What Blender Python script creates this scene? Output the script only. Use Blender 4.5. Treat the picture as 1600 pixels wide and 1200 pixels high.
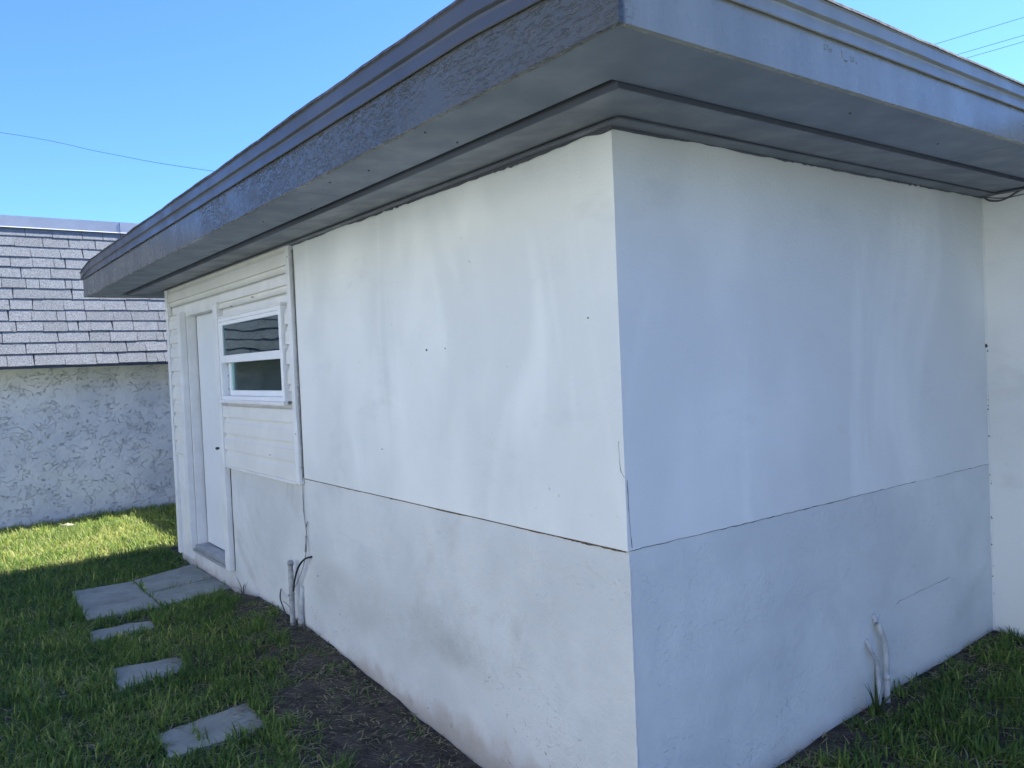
import bpy, bmesh, math, random
import numpy as np
from mathutils import Vector, Matrix, noise
random.seed(7); rng = np.random.default_rng(11)
scene = bpy.context.scene
C = scene.collection
for o in list(bpy.data.objects): bpy.data.objects.remove(o)

# ------------------------------------------------------------ camera
def cam_axes(a, b, c):
    f = Vector((math.cos(a)*math.cos(b), math.sin(a)*math.cos(b), -math.sin(b)))
    r = f.cross(Vector((0, 0, 1))).normalized(); u = r.cross(f)
    return r*math.cos(c)+u*math.sin(c), u*math.cos(c)-r*math.sin(c), f
CR, CU, CF = cam_axes(0.9304075, 0.0266615, -0.0428225)
CO = Vector((-1.93467, -1.97127, 1.715)); FPX = 1264.574
cd = bpy.data.cameras.new('camera'); cam = bpy.data.objects.new('camera', cd); C.objects.link(cam)
cd.sensor_fit = 'HORIZONTAL'; cd.sensor_width = 36; cd.lens = FPX*36/1600; cd.clip_end = 2000; cd.clip_start = .02
cam.matrix_world = Matrix(((CR.x, CU.x, -CF.x, CO.x), (CR.y, CU.y, -CF.y, CO.y), (CR.z, CU.z, -CF.z, CO.z), (0, 0, 0, 1)))
scene.camera = cam

# ------------------------------------------------------------ light
SUN_EL = math.radians(50); SUN_AZ = math.radians(0.0)          # azimuth from +X, towards +Y
sd = Vector((math.cos(SUN_AZ)*math.cos(SUN_EL), math.sin(SUN_AZ)*math.cos(SUN_EL), math.sin(SUN_EL)))
w = bpy.data.worlds.new('World'); scene.world = w; w.use_nodes = True
nt = w.node_tree; bg = nt.nodes['Background']; bg.inputs[1].default_value = .108
sky = nt.nodes.new('ShaderNodeTexSky'); sky.sky_type = 'NISHITA'; sky.sun_disc = False
sky.sun_elevation = SUN_EL; sky.sun_rotation = math.radians(90)-SUN_AZ
sky.air_density = 1.0; sky.dust_density = .25; sky.ozone_density = 2.5
tn = nt.nodes.new('ShaderNodeMix'); tn.data_type = 'RGBA'; tn.blend_type = 'MULTIPLY'; tn.inputs[0].default_value = 1
tn.inputs[7].default_value = (.40, .62, 1.08, 1)       # the camera's cool white balance
nt.links.new(sky.outputs[0], tn.inputs[6]); nt.links.new(tn.outputs[2], bg.inputs[0])
ld = bpy.data.lights.new('sun', 'SUN'); ld.energy = 5.0; ld.angle = math.radians(.5); ld.color = (1, .97, .90)
lo = bpy.data.objects.new('sun', ld); C.objects.link(lo)
lo.rotation_euler = (-sd).to_track_quat('-Z', 'Y').to_euler(); lo.location = (12, 0, 12)
scene.view_settings.view_transform = 'Standard'; scene.view_settings.look = 'None'
scene.view_settings.exposure = 1.55; scene.view_settings.gamma = 1
scene.render.engine = 'CYCLES'
scene.render.resolution_x = 1024; scene.render.resolution_y = 768

# ------------------------------------------------------------ node helpers
class NT:
    def __init__(s, name):
        s.m = bpy.data.materials.new(name); s.m.use_nodes = True; s.t = s.m.node_tree
        s.b = s.t.nodes['Principled BSDF']; s.tc = s.t.nodes.new('ShaderNodeTexCoord'); s.co = s.tc.outputs['Object']
    def n(s, typ, **k):
        x = s.t.nodes.new(typ)
        for a, v in k.items(): setattr(x, a, v)
        return x
    def lk(s, a, b): s.t.links.new(a, b)
    def put(s, inp, v):
        if hasattr(v, 'is_linked'): s.lk(v, inp)
        else: inp.default_value = v
    def scaled(s, sc):
        m = s.n('ShaderNodeMapping'); m.inputs['Scale'].default_value = sc; s.lk(s.co, m.inputs[0]); return m.outputs[0]
    def noise(s, scale, detail=4, rough=.55, vec=None, dist=0):
        x = s.n('ShaderNodeTexNoise'); x.inputs['Scale'].default_value = scale; x.inputs['Detail'].default_value = detail
        x.inputs['Roughness'].default_value = rough; x.inputs['Distortion'].default_value = dist
        s.lk(vec if vec is not None else s.co, x.inputs['Vector']); return x.outputs['Fac']
    def ramp(s, fac, lo, hi, a=0., b=1.):
        x = s.n('ShaderNodeMapRange'); x.interpolation_type = 'SMOOTHSTEP'; s.lk(fac, x.inputs[0])
        x.inputs[1].default_value = lo; x.inputs[2].default_value = hi; x.inputs[3].default_value = a; x.inputs[4].default_value = b
        return x.outputs[0]
    def math(s, op, a, b=0.):
        x = s.n('ShaderNodeMath', operation=op); s.put(x.inputs[0], a); s.put(x.inputs[1], b); return x.outputs[0]
    def mix(s, fac, a, b):
        x = s.n('ShaderNodeMix', data_type='RGBA'); s.put(x.inputs[0], fac); s.put(x.inputs[6], a); s.put(x.inputs[7], b); return x.outputs[2]
    def sep(s):
        x = s.n('ShaderNodeSeparateXYZ'); s.lk(s.co, x.inputs[0]); return x.outputs
    def bump(s, h, dist, strength=1., prev=None):
        x = s.n('ShaderNodeBump'); x.inputs['Distance'].default_value = dist; s.put(x.inputs['Strength'], strength); s.lk(h, x.inputs['Height'])
        if prev is not None: s.lk(prev, x.inputs['Normal'])
        return x.outputs[0]
    def fin(s, col=None, rough=None, nrm=None, spec=None):
        if col is not None: s.put(s.b.inputs['Base Color'], col)
        if rough is not None: s.put(s.b.inputs['Roughness'], rough)
        if nrm is not None: s.lk(nrm, s.b.inputs['Normal'])
        if spec is not None: s.b.inputs['Specular IOR Level'].default_value = spec
        return s.m
def rgb(r, g, b): return (r, g, b, 1)
WHITE = rgb(.80, .79, .76)

def mat_plain(name, col, rough=.5, var=.08, scale=8, bump=.0006, spec=.4):
    t = NT(name); f = t.noise(scale, 5)
    d = rgb(*[c*(1-var*2) for c in col[:3]])
    c = t.mix(t.ramp(f, .35, .65), d, col)
    return t.fin(c, rough, t.bump(t.noise(60, 3), bump), spec)

# smooth stucco panel: fine sand grain, soft vertical runs of fresh paint
def mat_smooth_stucco(name):
    t = NT(name); x, y, z = t.sep()
    streak = t.ramp(t.noise(1.0, 3, .5, t.scaled((2.4, 2.4, .75)), 1.2), .50, .78)
    blot = t.ramp(t.noise(1.1, 3, .5, t.scaled((1, 1, .8))), .40, .66)
    c = t.mix(blot, rgb(.675, .695, .68), rgb(.78, .795, .77))
    c = t.mix(t.math('MULTIPLY', streak, .55), c, rgb(.85, .865, .835))
    smear = t.ramp(t.noise(2.0, 5, .62, t.scaled((1, 1, 1.9))), .56, .76)
    c = t.mix(t.math('MULTIPLY', smear, .35), c, rgb(.52, .53, .53))
    speck = t.ramp(t.noise(38, 2, .5), .76, .78)
    c = t.mix(t.math('MULTIPLY', speck, .5), c, rgb(.3, .28, .25))
    n = t.bump(t.noise(9, 4, .6), .008, .35)
    n = t.bump(t.noise(95, 4, .75), .003, .8, n)
    return t.fin(c, .55, n, .35)
# rough trowelled stucco near the ground
def mat_rough_stucco(name, ridge=.5, stainy=1., tone=(.665, .678, .668)):
    t = NT(name); x, y, z = t.sep()
    b = t.ramp(t.noise(1.6, 4, .6), .36, .66)
    c = t.mix(b, rgb(tone[0]*.86, tone[1]*.87, tone[2]*.88), rgb(*tone))
    st = t.math('MULTIPLY', t.ramp(t.noise(1.25, 6, .68, None, .6), .57, .74), .30*stainy)
    c = t.mix(st, c, rgb(.27, .27, .24))
    mz = t.math('ADD', z, t.math('MULTIPLY', t.noise(2.2, 3), .3))
    band = t.math('MULTIPLY', t.ramp(mz, .38, .52), t.ramp(mz, .60, .78, 1, 0))
    band = t.math('MULTIPLY', band, t.math('MULTIPLY', t.ramp(y, .4, 1.2), t.ramp(y, 2.6, 2.9, 1, 0)))
    c = t.mix(t.math('MULTIPLY', t.math('MULTIPLY', band, t.ramp(t.noise(3.2, 5, .65), .32, .66)), .30), c, rgb(.24, .26, .22))
    # earth splash near the ground
    zz = t.math('ADD', z, t.math('MULTIPLY', t.noise(7, 4), .28))
    c = t.mix(t.ramp(zz, .15, .30, .55*stainy, 0), c, rgb(.36, .27, .20))
    # small flakes
    patch = t.ramp(t.noise(2.1, 3), .47, .60)
    low = t.ramp(t.math('ADD', z, t.math('MULTIPLY', t.noise(3, 2), .5)), .45, .85, 1, 0)
    fl = t.ramp(t.noise(26, 5, .75, t.scaled((1, 1, 1.3)), 1.4), .615, .64)
    fl = t.math('MULTIPLY', t.math('MULTIPLY', fl, patch), low)
    c = t.mix(t.math('MULTIPLY', fl, .8*stainy), c, rgb(.13, .12, .11))
    # trowel ridges: contour lines of a distorted noise
    r = t.noise(9, 4, .62, None, 1.1)
    r = t.math('ABSOLUTE', t.math('SUBTRACT', r, .5)); r = t.ramp(r, 0, .03, 1, 0)
    m = t.ramp(t.noise(3.1, 2), .50, .64)
    n = t.bump(t.noise(5, 4, .6), .02, .5)
    n = t.bump(t.math('MULTIPLY', r, m), .0025, ridge, n)
    cr = t.ramp(t.noise(36, 4, .65, t.scaled((1, 1, 1.5)), .3), .50, .68); cm = t.math('ADD', t.ramp(t.noise(3.7, 3), .46, .62), t.ramp(z, .1, .6, .5, 0))
    n = t.bump(t.math('MULTIPLY', cr, cm), .0028, .6, n)
    n = t.bump(t.noise(55, 5, .75), .004, .6, n)
    return t.fin(c, .6, n, .3)
def mat_knockdown(name):
    t = NT(name)
    c = t.mix(t.ramp(t.noise(1.3, 5, .65), .35, .68), rgb(.55, .565, .58), rgb(.70, .70, .69))
    v = t.scaled((1, 1, 1.25))
    def ridges(sc, lo, w, dist):
        r = t.math('ABSOLUTE', t.math('SUBTRACT', t.noise(sc, 3, .55, v, dist), .5)); return t.ramp(r, 0, w, 1, 0)
    m1 = t.ramp(t.noise(5.6, 2), .50, .60); m2 = t.ramp(t.noise(6.1, 2, .5, v), .48, .60)
    r1 = t.math('MULTIPLY', ridges(5.2, .5, .011, 1.3), m1); r2 = t.math('MULTIPLY', ridges(11, .5, .020, 1.0), m2)
    r = t.math('MAXIMUM', r1, r2)
    c = t.mix(t.math('MULTIPLY', r, .24), c, rgb(.22, .23, .25))  # relief shading of the ridges put into the colour too
    n = t.bump(t.noise(4, 5, .65), .03, .5); n = t.bump(r, .016, .9, n); n = t.bump(t.noise(50, 4, .7), .003, .6, n)
    return t.fin(c, .7, n, .3)
GREY = (.082, .092, .118)
def mat_grey_paint(name, rough=.32, tex=0., col=GREY, dusty=0., pale_side=False, spec=.5):
    t = NT(name)
    c = t.mix(t.ramp(t.noise(1.7, 4), .3, .7), rgb(*[k*.88 for k in col]), rgb(*[k*1.08 for k in col]))
    if pale_side:                                   # side front mixed towards a paler, streaky grey
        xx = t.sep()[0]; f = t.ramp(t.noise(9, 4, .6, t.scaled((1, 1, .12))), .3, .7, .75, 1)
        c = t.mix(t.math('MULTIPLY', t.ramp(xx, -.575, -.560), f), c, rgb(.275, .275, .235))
    if dusty:
        f = t.ramp(t.noise(3, 5, .7, t.scaled((1, 1, .25))), .45, .75)
        c = t.mix(t.math('MULTIPLY', f, dusty), c, rgb(.26, .28, .32))
    n = t.bump(t.noise(3, 3), .003, .4)
    if tex:
        x, y, z = t.sep()
        v = t.scaled((1, .55, 1.5))
        r = t.ramp(t.noise(52, 3, .6, v, .9), .45, .68)
        m = t.ramp(t.noise(3.1, 3), .30, .50, .25, 1)
        m = t.math('MULTIPLY', m, t.ramp(y, 2.6, 2.75, 1, .0)); m = t.math('MULTIPLY', m, t.ramp(x, -.56, -.52, 1, .12))
        n = t.bump(t.math('MULTIPLY', r, m), .0028, tex, n)
    n = t.bump(t.noise(45, 4, .7), .0012, .5, n)
    rr = t.ramp(t.noise(6, 4), .3, .7, rough*.8, rough*1.25)
    return t.fin(c, rr, n, spec)

M = {}
M['smooth'] = mat_smooth_stucco('smooth_stucco')
M['rough'] = mat_rough_stucco('rough_stucco')
M['side_rough'] = mat_rough_stucco('side_rough_stucco', .4, .55, (.69, .715, .695))
M['knock'] = mat_knockdown('trowelled_stucco')
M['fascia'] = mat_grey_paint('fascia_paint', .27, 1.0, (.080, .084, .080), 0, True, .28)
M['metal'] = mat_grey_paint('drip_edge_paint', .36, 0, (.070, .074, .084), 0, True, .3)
M['soffit'] = mat_grey_paint('soffit_paint', .48, 0, (.17, .205, .265))
M['frieze'] = mat_grey_paint('frieze_paint', .42, 0, (.135, .158, .20), .2)
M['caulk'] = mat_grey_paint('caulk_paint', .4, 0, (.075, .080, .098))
M['groove_shade'] = mat_grey_paint('groove_shade_paint', .45, 0, (.082, .094, .120))  # darker than the frieze: shadow of the eave gap put into the colour
M['vinyl'] = mat_plain('vinyl_siding', rgb(.74, .735, .69), .42, .04, 3, .0003)
M['trim'] = mat_plain('white_trim', rgb(.76, .765, .76), .4, .05, 5, .0004)
M['door'] = mat_plain('door_paint', rgb(.72, .75, .76), .35, .03, 2, .0003)
M['winframe'] = mat_plain('window_frame_white', rgb(.82, .83, .84), .3, .02, 5, .0002)
M['side_concrete'] = mat_plain('bounce_concrete', rgb(.44, .43, .41), .85, .08, 2, .001)
M['pvc'] = mat_plain('weathered_pvc', rgb(.42, .43, .43), .5, .2, 18, .0005)
M['pvcw'] = mat_plain('painted_pipe', rgb(.50, .52, .53), .5, .15, 18, .001)
M['black'] = mat_plain('black_rubber', rgb(.02, .02, .022), .45, .1)
M['wire'] = mat_plain('dull_wire', rgb(.33, .34, .34), .5, .2, 30)
M['dark'] = mat_plain('dark_gap', rgb(.03, .028, .026), .9, .2)
M['crack'] = mat_plain('crack_dirt', rgb(.12, .12, .13), .9, .3, 30)
M['rust'] = mat_plain('rusty_dirt', rgb(.14, .095, .06), .9, .35, 40, .002)
M['alu'] = mat_plain('threshold_metal', rgb(.33, .34, .35), .35, .1)
M['roofing'] = mat_plain('roofing_felt', rgb(.11, .105, .105), .85, .25, 30, .003)
M['cap'] = mat_plain('pale_metal_cap', rgb(.50, .51, .53), .5, .05, 4)
M['leaf'] = mat_plain('dead_leaf', rgb(.22, .10, .06), .7, .3, 60)
M['stone'] = mat_plain('pale_stone', rgb(.42, .36, .29), .8, .15, 30)
M['straw'] = mat_plain('dry_straw', rgb(.24, .21, .14), .8, .3, 30)
M['screw'] = mat_plain('dark_screw', rgb(.06, .055, .05), .5, .1)

def mat_slab():
    t = NT('concrete_slab')
    c = t.mix(t.ramp(t.noise(5, 6, .7), .3, .7), rgb(.235, .243, .20), rgb(.33, .335, .275))
    c = t.mix(t.ramp(t.noise(90, 3, .6), .55, .7, 0, .5), c, rgb(.2, .2, .19))
    c = t.mix(t.math('MULTIPLY', t.ramp(t.noise(7.3, 6, .75), .52, .68), .55), c, rgb(.15, .15, .115))
    c = t.mix(t.ramp(t.noise(6.5, 3, .5, None, .8), .70, .73, 0, .7), c, rgb(.34, .34, .33))
    return t.fin(c, .8, t.bump(t.noise(70, 5, .7), .002, .8))
M['slab'] = mat_slab()
def mat_soil():
    t = NT('lawn_soil'); x, y, z = t.sep()
    c = t.mix(t.ramp(t.noise(9, 7, .7), .35, .65), rgb(.055, .047, .040), rgb(.13, .11, .092))
    c = t.mix(t.ramp(t.noise(40, 6, .8, None, 1), .52, .68, 0, .8), c, rgb(.11, .085, .06))
    # out beyond the built blades the same soil carries turf
    g = t.mix(t.ramp(t.noise(14, 6, .75), .35, .65), rgb(.025, .045, .015), rgb(.075, .10, .03))
    far = t.math('MAXIMUM', t.ramp(x, -3.2, -3.6, 0, 1), t.ramp(x, 3.6, 4.0, 0, 1))
    far = t.math('MAXIMUM', far, t.ramp(y, -2.0, -2.4, 0, 1)); far = t.math('MAXIMUM', far, t.ramp(y, 9.0, 9.4, 0, 1))
    c = t.mix(far, c, g)
    n = t.bump(t.noise(18, 7, .75), .025, .9); n = t.bump(t.noise(120, 4, .8), .006, .8, n)
    return t.fin(c, .95, n, .15)
M['soil'] = mat_soil()
def mat_grass():
    t = NT('grass_blades'); a = t.n('ShaderNodeAttribute', attribute_name='tint')
    r = t.n('ShaderNodeValToRGB'); t.lk(a.outputs['Fac'], r.inputs[0])
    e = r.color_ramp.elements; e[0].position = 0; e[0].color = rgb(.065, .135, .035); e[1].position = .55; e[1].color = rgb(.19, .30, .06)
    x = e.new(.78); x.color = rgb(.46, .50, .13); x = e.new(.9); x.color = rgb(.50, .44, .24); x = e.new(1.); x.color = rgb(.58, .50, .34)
    t.fin(r.outputs[0], .5, None, .35)
    tr = t.n('ShaderNodeBsdfTranslucent'); t.lk(r.outputs[0], tr.inputs[0])
    mx = t.n('ShaderNodeMixShader'); mx.inputs[0].default_value = .5
    out = t.t.nodes['Material Output']; t.lk(t.b.outputs[0], mx.inputs[1]); t.lk(tr.outputs[0], mx.inputs[2]); t.lk(mx.outputs[0], out.inputs[0])
    return t.m
M['grass'] = mat_grass()
def mat_shingle():
    t = NT('asphalt_shingle'); a = t.n('ShaderNodeAttribute', attribute_name='tint')
    g = t.ramp(t.noise(85, 4, .85), .33, .67)
    c = t.mix(g, rgb(.085, .09, .095), rgb(.30, .315, .325))
    c2 = t.mix(g, rgb(.078, .082, .084), rgb(.25, .264, .27))
    c = t.mix(a.outputs['Fac'], c, c2)
    c = t.mix(t.math('MULTIPLY', t.ramp(t.noise(4, 5, .7, t.scaled((1, 1, 3))), .55, .72), .45), c, rgb(.17, .15, .15))
    return t.fin(c, .9, t.bump(t.noise(170, 3, .8), .003, .9), .2)
M['shingle'] = mat_shingle()
M['gap'] = mat_plain('shingle_shadow_felt', rgb(.12, .12, .13), .9, .2)
def mat_glass(name, tint, wav, ior=1.5):
    t = NT(name); out = t.t.nodes['Material Output']
    n = t.bump(t.noise(1.0, 1, .3, t.scaled((1, 2.2, 5.0)), .2), wav, 1.)
    gl = t.n('ShaderNodeBsdfGlossy'); gl.inputs['Roughness'].default_value = .02; gl.inputs['Color'].default_value = rgb(.80, .98, 1); t.lk(n, gl.inputs['Normal'])
    tp = t.n('ShaderNodeBsdfTransparent'); tp.inputs[0].default_value = tint
    fr = t.n('ShaderNodeFresnel'); fr.inputs[0].default_value = ior; t.lk(n, fr.inputs['Normal'])
    mx = t.n('ShaderNodeMixShader'); t.lk(fr.outputs[0], mx.inputs[0]); t.lk(tp.outputs[0], mx.inputs[1]); t.lk(gl.outputs[0], mx.inputs[2])
    t.lk(mx.outputs[0], out.inputs[0]); return t.m
M['glass_up'] = mat_glass('upper_glass', rgb(.45, .6, .62), .0022, 2.0)
M['glass_low'] = mat_glass('lower_glass', rgb(.95, 1., .98), .002)
M['blind'] = mat_plain('window_blind', rgb(.85, .98, .90), .6, .04)

# ------------------------------------------------------------ mesh helpers
class MB:
    def __init__(s): s.v = []; s.f = []
    def box(s, x0, x1, y0, y1, z0, z1):
        i = len(s.v)
        s.v += [(x, y, z) for z in (z0, z1) for x, y in ((x0, y0), (x1, y0), (x1, y1), (x0, y1))]
        s.f += [(i, i+3, i+2, i+1), (i+4, i+5, i+6, i+7), (i, i+1, i+5, i+4), (i+1, i+2, i+6, i+5), (i+2, i+3, i+7, i+6), (i+3, i, i+4, i+7)]
        return s
    def quad(s, *p):
        i = len(s.v); s.v += [tuple(q) for q in p]; s.f.append(tuple(range(i, i+len(p)))); return s
    def tube(s, pts, r, seg=8, cap=True):
        pts = [Vector(p) for p in pts]; i0 = len(s.v); n = len(pts)
        rr = r if isinstance(r, (list, tuple)) else [r]*n
        for k, p in enumerate(pts):
            d = (pts[min(k+1, n-1)]-pts[max(k-1, 0)]).normalized()
            a = d.cross(Vector((0, 0, 1)) if abs(d.z) < .9 else Vector((0, 1, 0))).normalized(); b = d.cross(a)
            for j in range(seg):
                t = 2*math.pi*j/seg; q = p+(a*math.cos(t)+b*math.sin(t))*rr[k]; s.v.append(tuple(q))
        for k in range(n-1):
            for j in range(seg):
                a = i0+k*seg+j; b = i0+k*seg+(j+1) % seg; s.f.append((a, b, b+seg, a+seg))
        if cap: s.f.append(tuple(i0+j for j in range(seg))[::-1]); s.f.append(tuple(i0+(n-1)*seg+j for j in range(seg)))
        return s
    def build(s, name, m, parent=None, bevel=0, smooth=False):
        me = bpy.data.meshes.new(name); me.from_pydata(s.v, [], s.f); me.update()
        bm = bmesh.new(); bm.from_mesh(me); bmesh.ops.recalc_face_normals(bm, faces=bm.faces); bm.to_mesh(me); bm.free()
        me.materials.append(m); o = bpy.data.objects.new(name, me); C.objects.link(o)
        if smooth: me.polygons.foreach_set('use_smooth', [True]*len(me.polygons))
        if parent: o.parent = parent
        if bevel:
            b = o.modifiers.new('bevel', 'BEVEL'); b.width = bevel; b.segments = 2; b.limit_method = 'ANGLE'
        return o
def tag(o, label=None, cat=None, group=None, kind=None):
    if label: o['label'] = label
    if cat: o['category'] = cat
    if group: o['group'] = group
    if kind: o['kind'] = kind
    return o
def empty(name, label, cat, group=None, loc=(0, 0, 0)):
    o = bpy.data.objects.new(name, None); C.objects.link(o); o.empty_display_size = .1
    return tag(o, label, cat, group)          # bases stay at the world origin so that children keep world coordinates
def smoothpath(pts, n=6):
    pts = [Vector(p) for p in pts]; out = []
    for i in range(len(pts)-1):
        p0 = pts[max(i-1, 0)]; p1 = pts[i]; p2 = pts[i+1]; p3 = pts[min(i+2, len(pts)-1)]
        for k in range(n):
            t = k/n; out.append(.5*((2*p1)+(p2-p0)*t+(2*p0-5*p1+4*p2-p3)*t*t+(3*p1-p0-3*p2+p3)*t**3))
    out.append(pts[-1]); return out

# ------------------------------------------------------------ dimensions
L = 5.79; XB = 2.732; ZT = 2.51; ZS = 1.056; D = .587; D2 = .633; ZF = 2.487
YB = -8.0; XE = 10.0; YP = 2.80
def ip(x, xs, ys): return float(np.interp(x, xs, ys))
def base_a(y): return ip(y, [-.5, 0, .58, 1.0, 1.87, 2.8, 3.75, 4.25, 5.8, 7.5, 9], [-.16, -.14, -.075, -.055, .02, .11, .12, .045, .045, .04, .05])
def base_b(x): return ip(x, [-.5, 0, .76, 1.17, 1.7, 2.34, 2.73], [-.16, -.14, .05, .08, .11, .125, .15])
def ground_h(x, y):
    if y >= 0 or x < 0:
        h = base_a(y); t = min(1, max(0, -x/.9)); t = t*t*(3-2*t)
        h1 = h*(1-t)+.03*t
        if y < 0: h1 = h1*(1-min(1, -y/.8)) + .03*min(1, -y/.8)
    else: h1 = None
    if y < 0 and x >= 0:
        h = base_b(x); t = min(1, -y/.8); t = t*t*(3-2*t); h1 = h*(1-t)+.03*t
    elif y >= 0 and x > 0: h1 = h1 if y > L-.3 else base_a(y)
    return h1

# ------------------------------------------------------------ ground
def build_ground():
    xs = np.concatenate([[-220, -80, -30, -12, -7], np.arange(-4.4, 3.61, .05), [4.5, 7, 12, 30, 80, 220]])
    ys = np.concatenate([[-220, -80, -30, -12, -6], np.arange(-3, 9.21, .05), [10, 12, 20, 40, 90, 240]])
    v = []; f = []
    for y in ys:
        for x in xs:
            inn = -4.4 <= x <= 3.6 and -3 <= y <= 9.2
            h = ground_h(float(x), float(y))+.012*(noise.noise(Vector((x*3, y*3, 0)))+.6*noise.noise(Vector((x*9, y*9, 4)))) if inn else 0.02
            v.append((x, y, h))
    nx = len(xs)
    for j in range(len(ys)-1):
        for i in range(nx-1):
            a = j*nx+i; f.append((a, a+1, a+1+nx, a+nx))
    m = MB(); m.v = v; m.f = f
    o = m.build('ground', M['soil'], None, 0, True); tag(o, 'dark soil ground under the lawn, bare along the white wall', 'ground', None, 'structure')
build_ground()

# paving slabs: corner lists taken from the place, each a thick concrete slab
SLABS = [([(-1.02, 4.295), (-.548, 4.24), (-.542, 5.205), (-.985, 5.229)], .060, 'large grey concrete slab farthest from the door, beside the two slabs at the door'),
         ([(-.53, 4.705), (-.012, 4.80), (-.012, 5.42), (-.532, 5.215)], .062, 'grey concrete slab at the foot of the white door, nearer the roof end'),
         ([(-.538, 4.25), (-.012, 4.37), (-.012, 4.79), (-.53, 4.695)], .062, 'grey concrete slab against the wall, nearer the camera than its neighbour at the door'),
         ([(-1.06, 3.78), (-.69, 3.79), (-.66, 4.06), (-1.07, 4.06)], .041, 'narrow concrete stepping stone, first one out from the slabs at the door'),
         ([(-1.10, 2.80), (-.74, 2.84), (-.70, 3.12), (-1.09, 3.19)], .041, 'chipped concrete stepping stone in the middle of the row in the lawn'),
         ([(-1.10, 1.79), (-.655, 1.80), (-.635, 2.16), (-1.09, 2.08)], .041, 'largest and nearest concrete stepping stone, beside the bare soil')]
SQ = []
for k, (q, zt, lab) in enumerate(SLABS):
    cx = sum(p[0] for p in q)/4; cy = sum(p[1] for p in q)/4; SQ.append(q)
    m = MB(); ring = []
    for a in range(4):
        p = Vector(q[a]); r = Vector(q[(a+1) % 4]); n = max(6, int((r-p).length/.03))
        for i in range(n):
            t = p.lerp(r, i/n); nn = noise.noise(Vector((t.x*14, t.y*14, k*3.1)))*(.008 if k < 3 else .022)
            d = (Vector((cx, cy))-t).normalized(); ring.append((t.x+d.x*nn, t.y+d.y*nn))
    tilt = [(random.uniform(-.012, .012), random.uniform(-.012, .012)) for _ in range(1)][0] if k > 2 else (0, 0)
    zt_ = lambda x, y: zt+(x-cx)*tilt[0]+(y-cy)*tilt[1]+(k == 1)*.002
    n = len(ring)
    m.v = [(x, y, zt_(x, y)) for x, y in ring]+[(x, y, zt-.07) for x, y in ring]
    m.f = [tuple(range(n)), tuple(range(2*n-1, n-1, -1))]+[(i, (i+1) % n, n+(i+1) % n, n+i) for i in range(n)]
    o = m.build('paving_slab', M['slab'], None, .003)
    tag(o, lab, 'paving slab', 'concrete slabs and stepping stones leading to the door')

# ------------------------------------------------------------ house
house = empty('white_house', 'white stucco house corner with dark grey overhanging flat roof', 'house')
def sheet(name, mat, axis, plane, u0, u1, v0, v1, step=.03, amp=.003, holes=(), rag=None, lip=0., parent=house, seed=0., sc=2.5, edge=True, vfun=None):
    """a wall face in the plane axis=plane, u along the wall and v up, gently uneven; lip folds its rim back into the wall"""
    nu = max(2, int((u1-u0)/step)); nv = max(2, int((v1-v0)/step))
    us = sorted(set([u0+(u1-u0)*i/nu for i in range(nu+1)]+[h[k] for h in holes for k in (0, 1) if u0 < h[k] < u1]))
    vs = sorted(set([v0+(v1-v0)*i/nv for i in range(nv+1)]+[h[k] for h in holes for k in (2, 3) if v0 < h[k] < v1]))
    m = MB()
    def P(u, v, off=0):
        fade = min(1, min(u-u0, u1-u, v1-v)/.05) if edge else 1
        d = amp*(noise.noise(Vector((u*sc, v*sc, seed)))+.5*noise.noise(Vector((u*sc*3.7, v*sc*3.7, seed+5))))*max(0, fade)
        q = plane+d+off
        return (q, u, v) if axis == 0 else (u, q, v)
    for v in vs:
        for u in us:
            vv = v
            m.v.append(P(u, vv))
    nn = len(us)
    for j in range(len(vs)-1):
        for i in range(nn-1):
            cu = (us[i]+us[i+1])/2; cv = (vs[j]+vs[j+1])/2
            if any(h[0] < cu < h[1] and h[2] < cv < h[3] for h in holes): continue
            a = j*nn+i; m.f.append((a, a+1, a+1+nn, a+nn))
    if lip:
        for row in (0, len(vs)-1):
            for i in range(nn-1):
                m.quad(P(us[i], vs[row]), P(us[i+1], vs[row]), P(us[i+1], vs[row], lip), P(us[i], vs[row], lip))
        for c in (us[0], us[-1]):
            m.quad(P(c, v0), P(c, v1), P(c, v1, lip), P(c, v0, lip))
    return m.build(name, mat, parent, 0, True)
DOOR = (4.36, 5.29, .225, 2.25); WIN = (2.97, 4.20, 1.535, 2.13)
# street-corner faces
sheet('lower_wall', M['rough'], 0, 0.0, 0, L, -.35, ZS, holes=[DOOR], amp=.006, seed=1)
up = sheet('upper_wall', M['smooth'], 0, -.007, 0, YP, ZS, 2.53, amp=.003, lip=.05, seed=2, sc=1.6)
sheet('upper_wall', M['trim'], 0, 0.004, YP, L, ZS, 2.53, holes=[DOOR, WIN], step=.1, amp=0, seed=2)
sheet('lower_wall', M['side_rough'], 1, 0.0, 0, XB, -.35, ZS-.001, amp=.005, seed=8)
sheet('upper_wall', M['smooth'], 1, -.0015, -.007, XB, ZS, 2.53, amp=.003, lip=.03, seed=9, sc=1.4)
sheet('side_wall', M['smooth'], 0, XB, YB, 0, -.3, 2.53, step=.08, amp=.003, seed=12)
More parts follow.
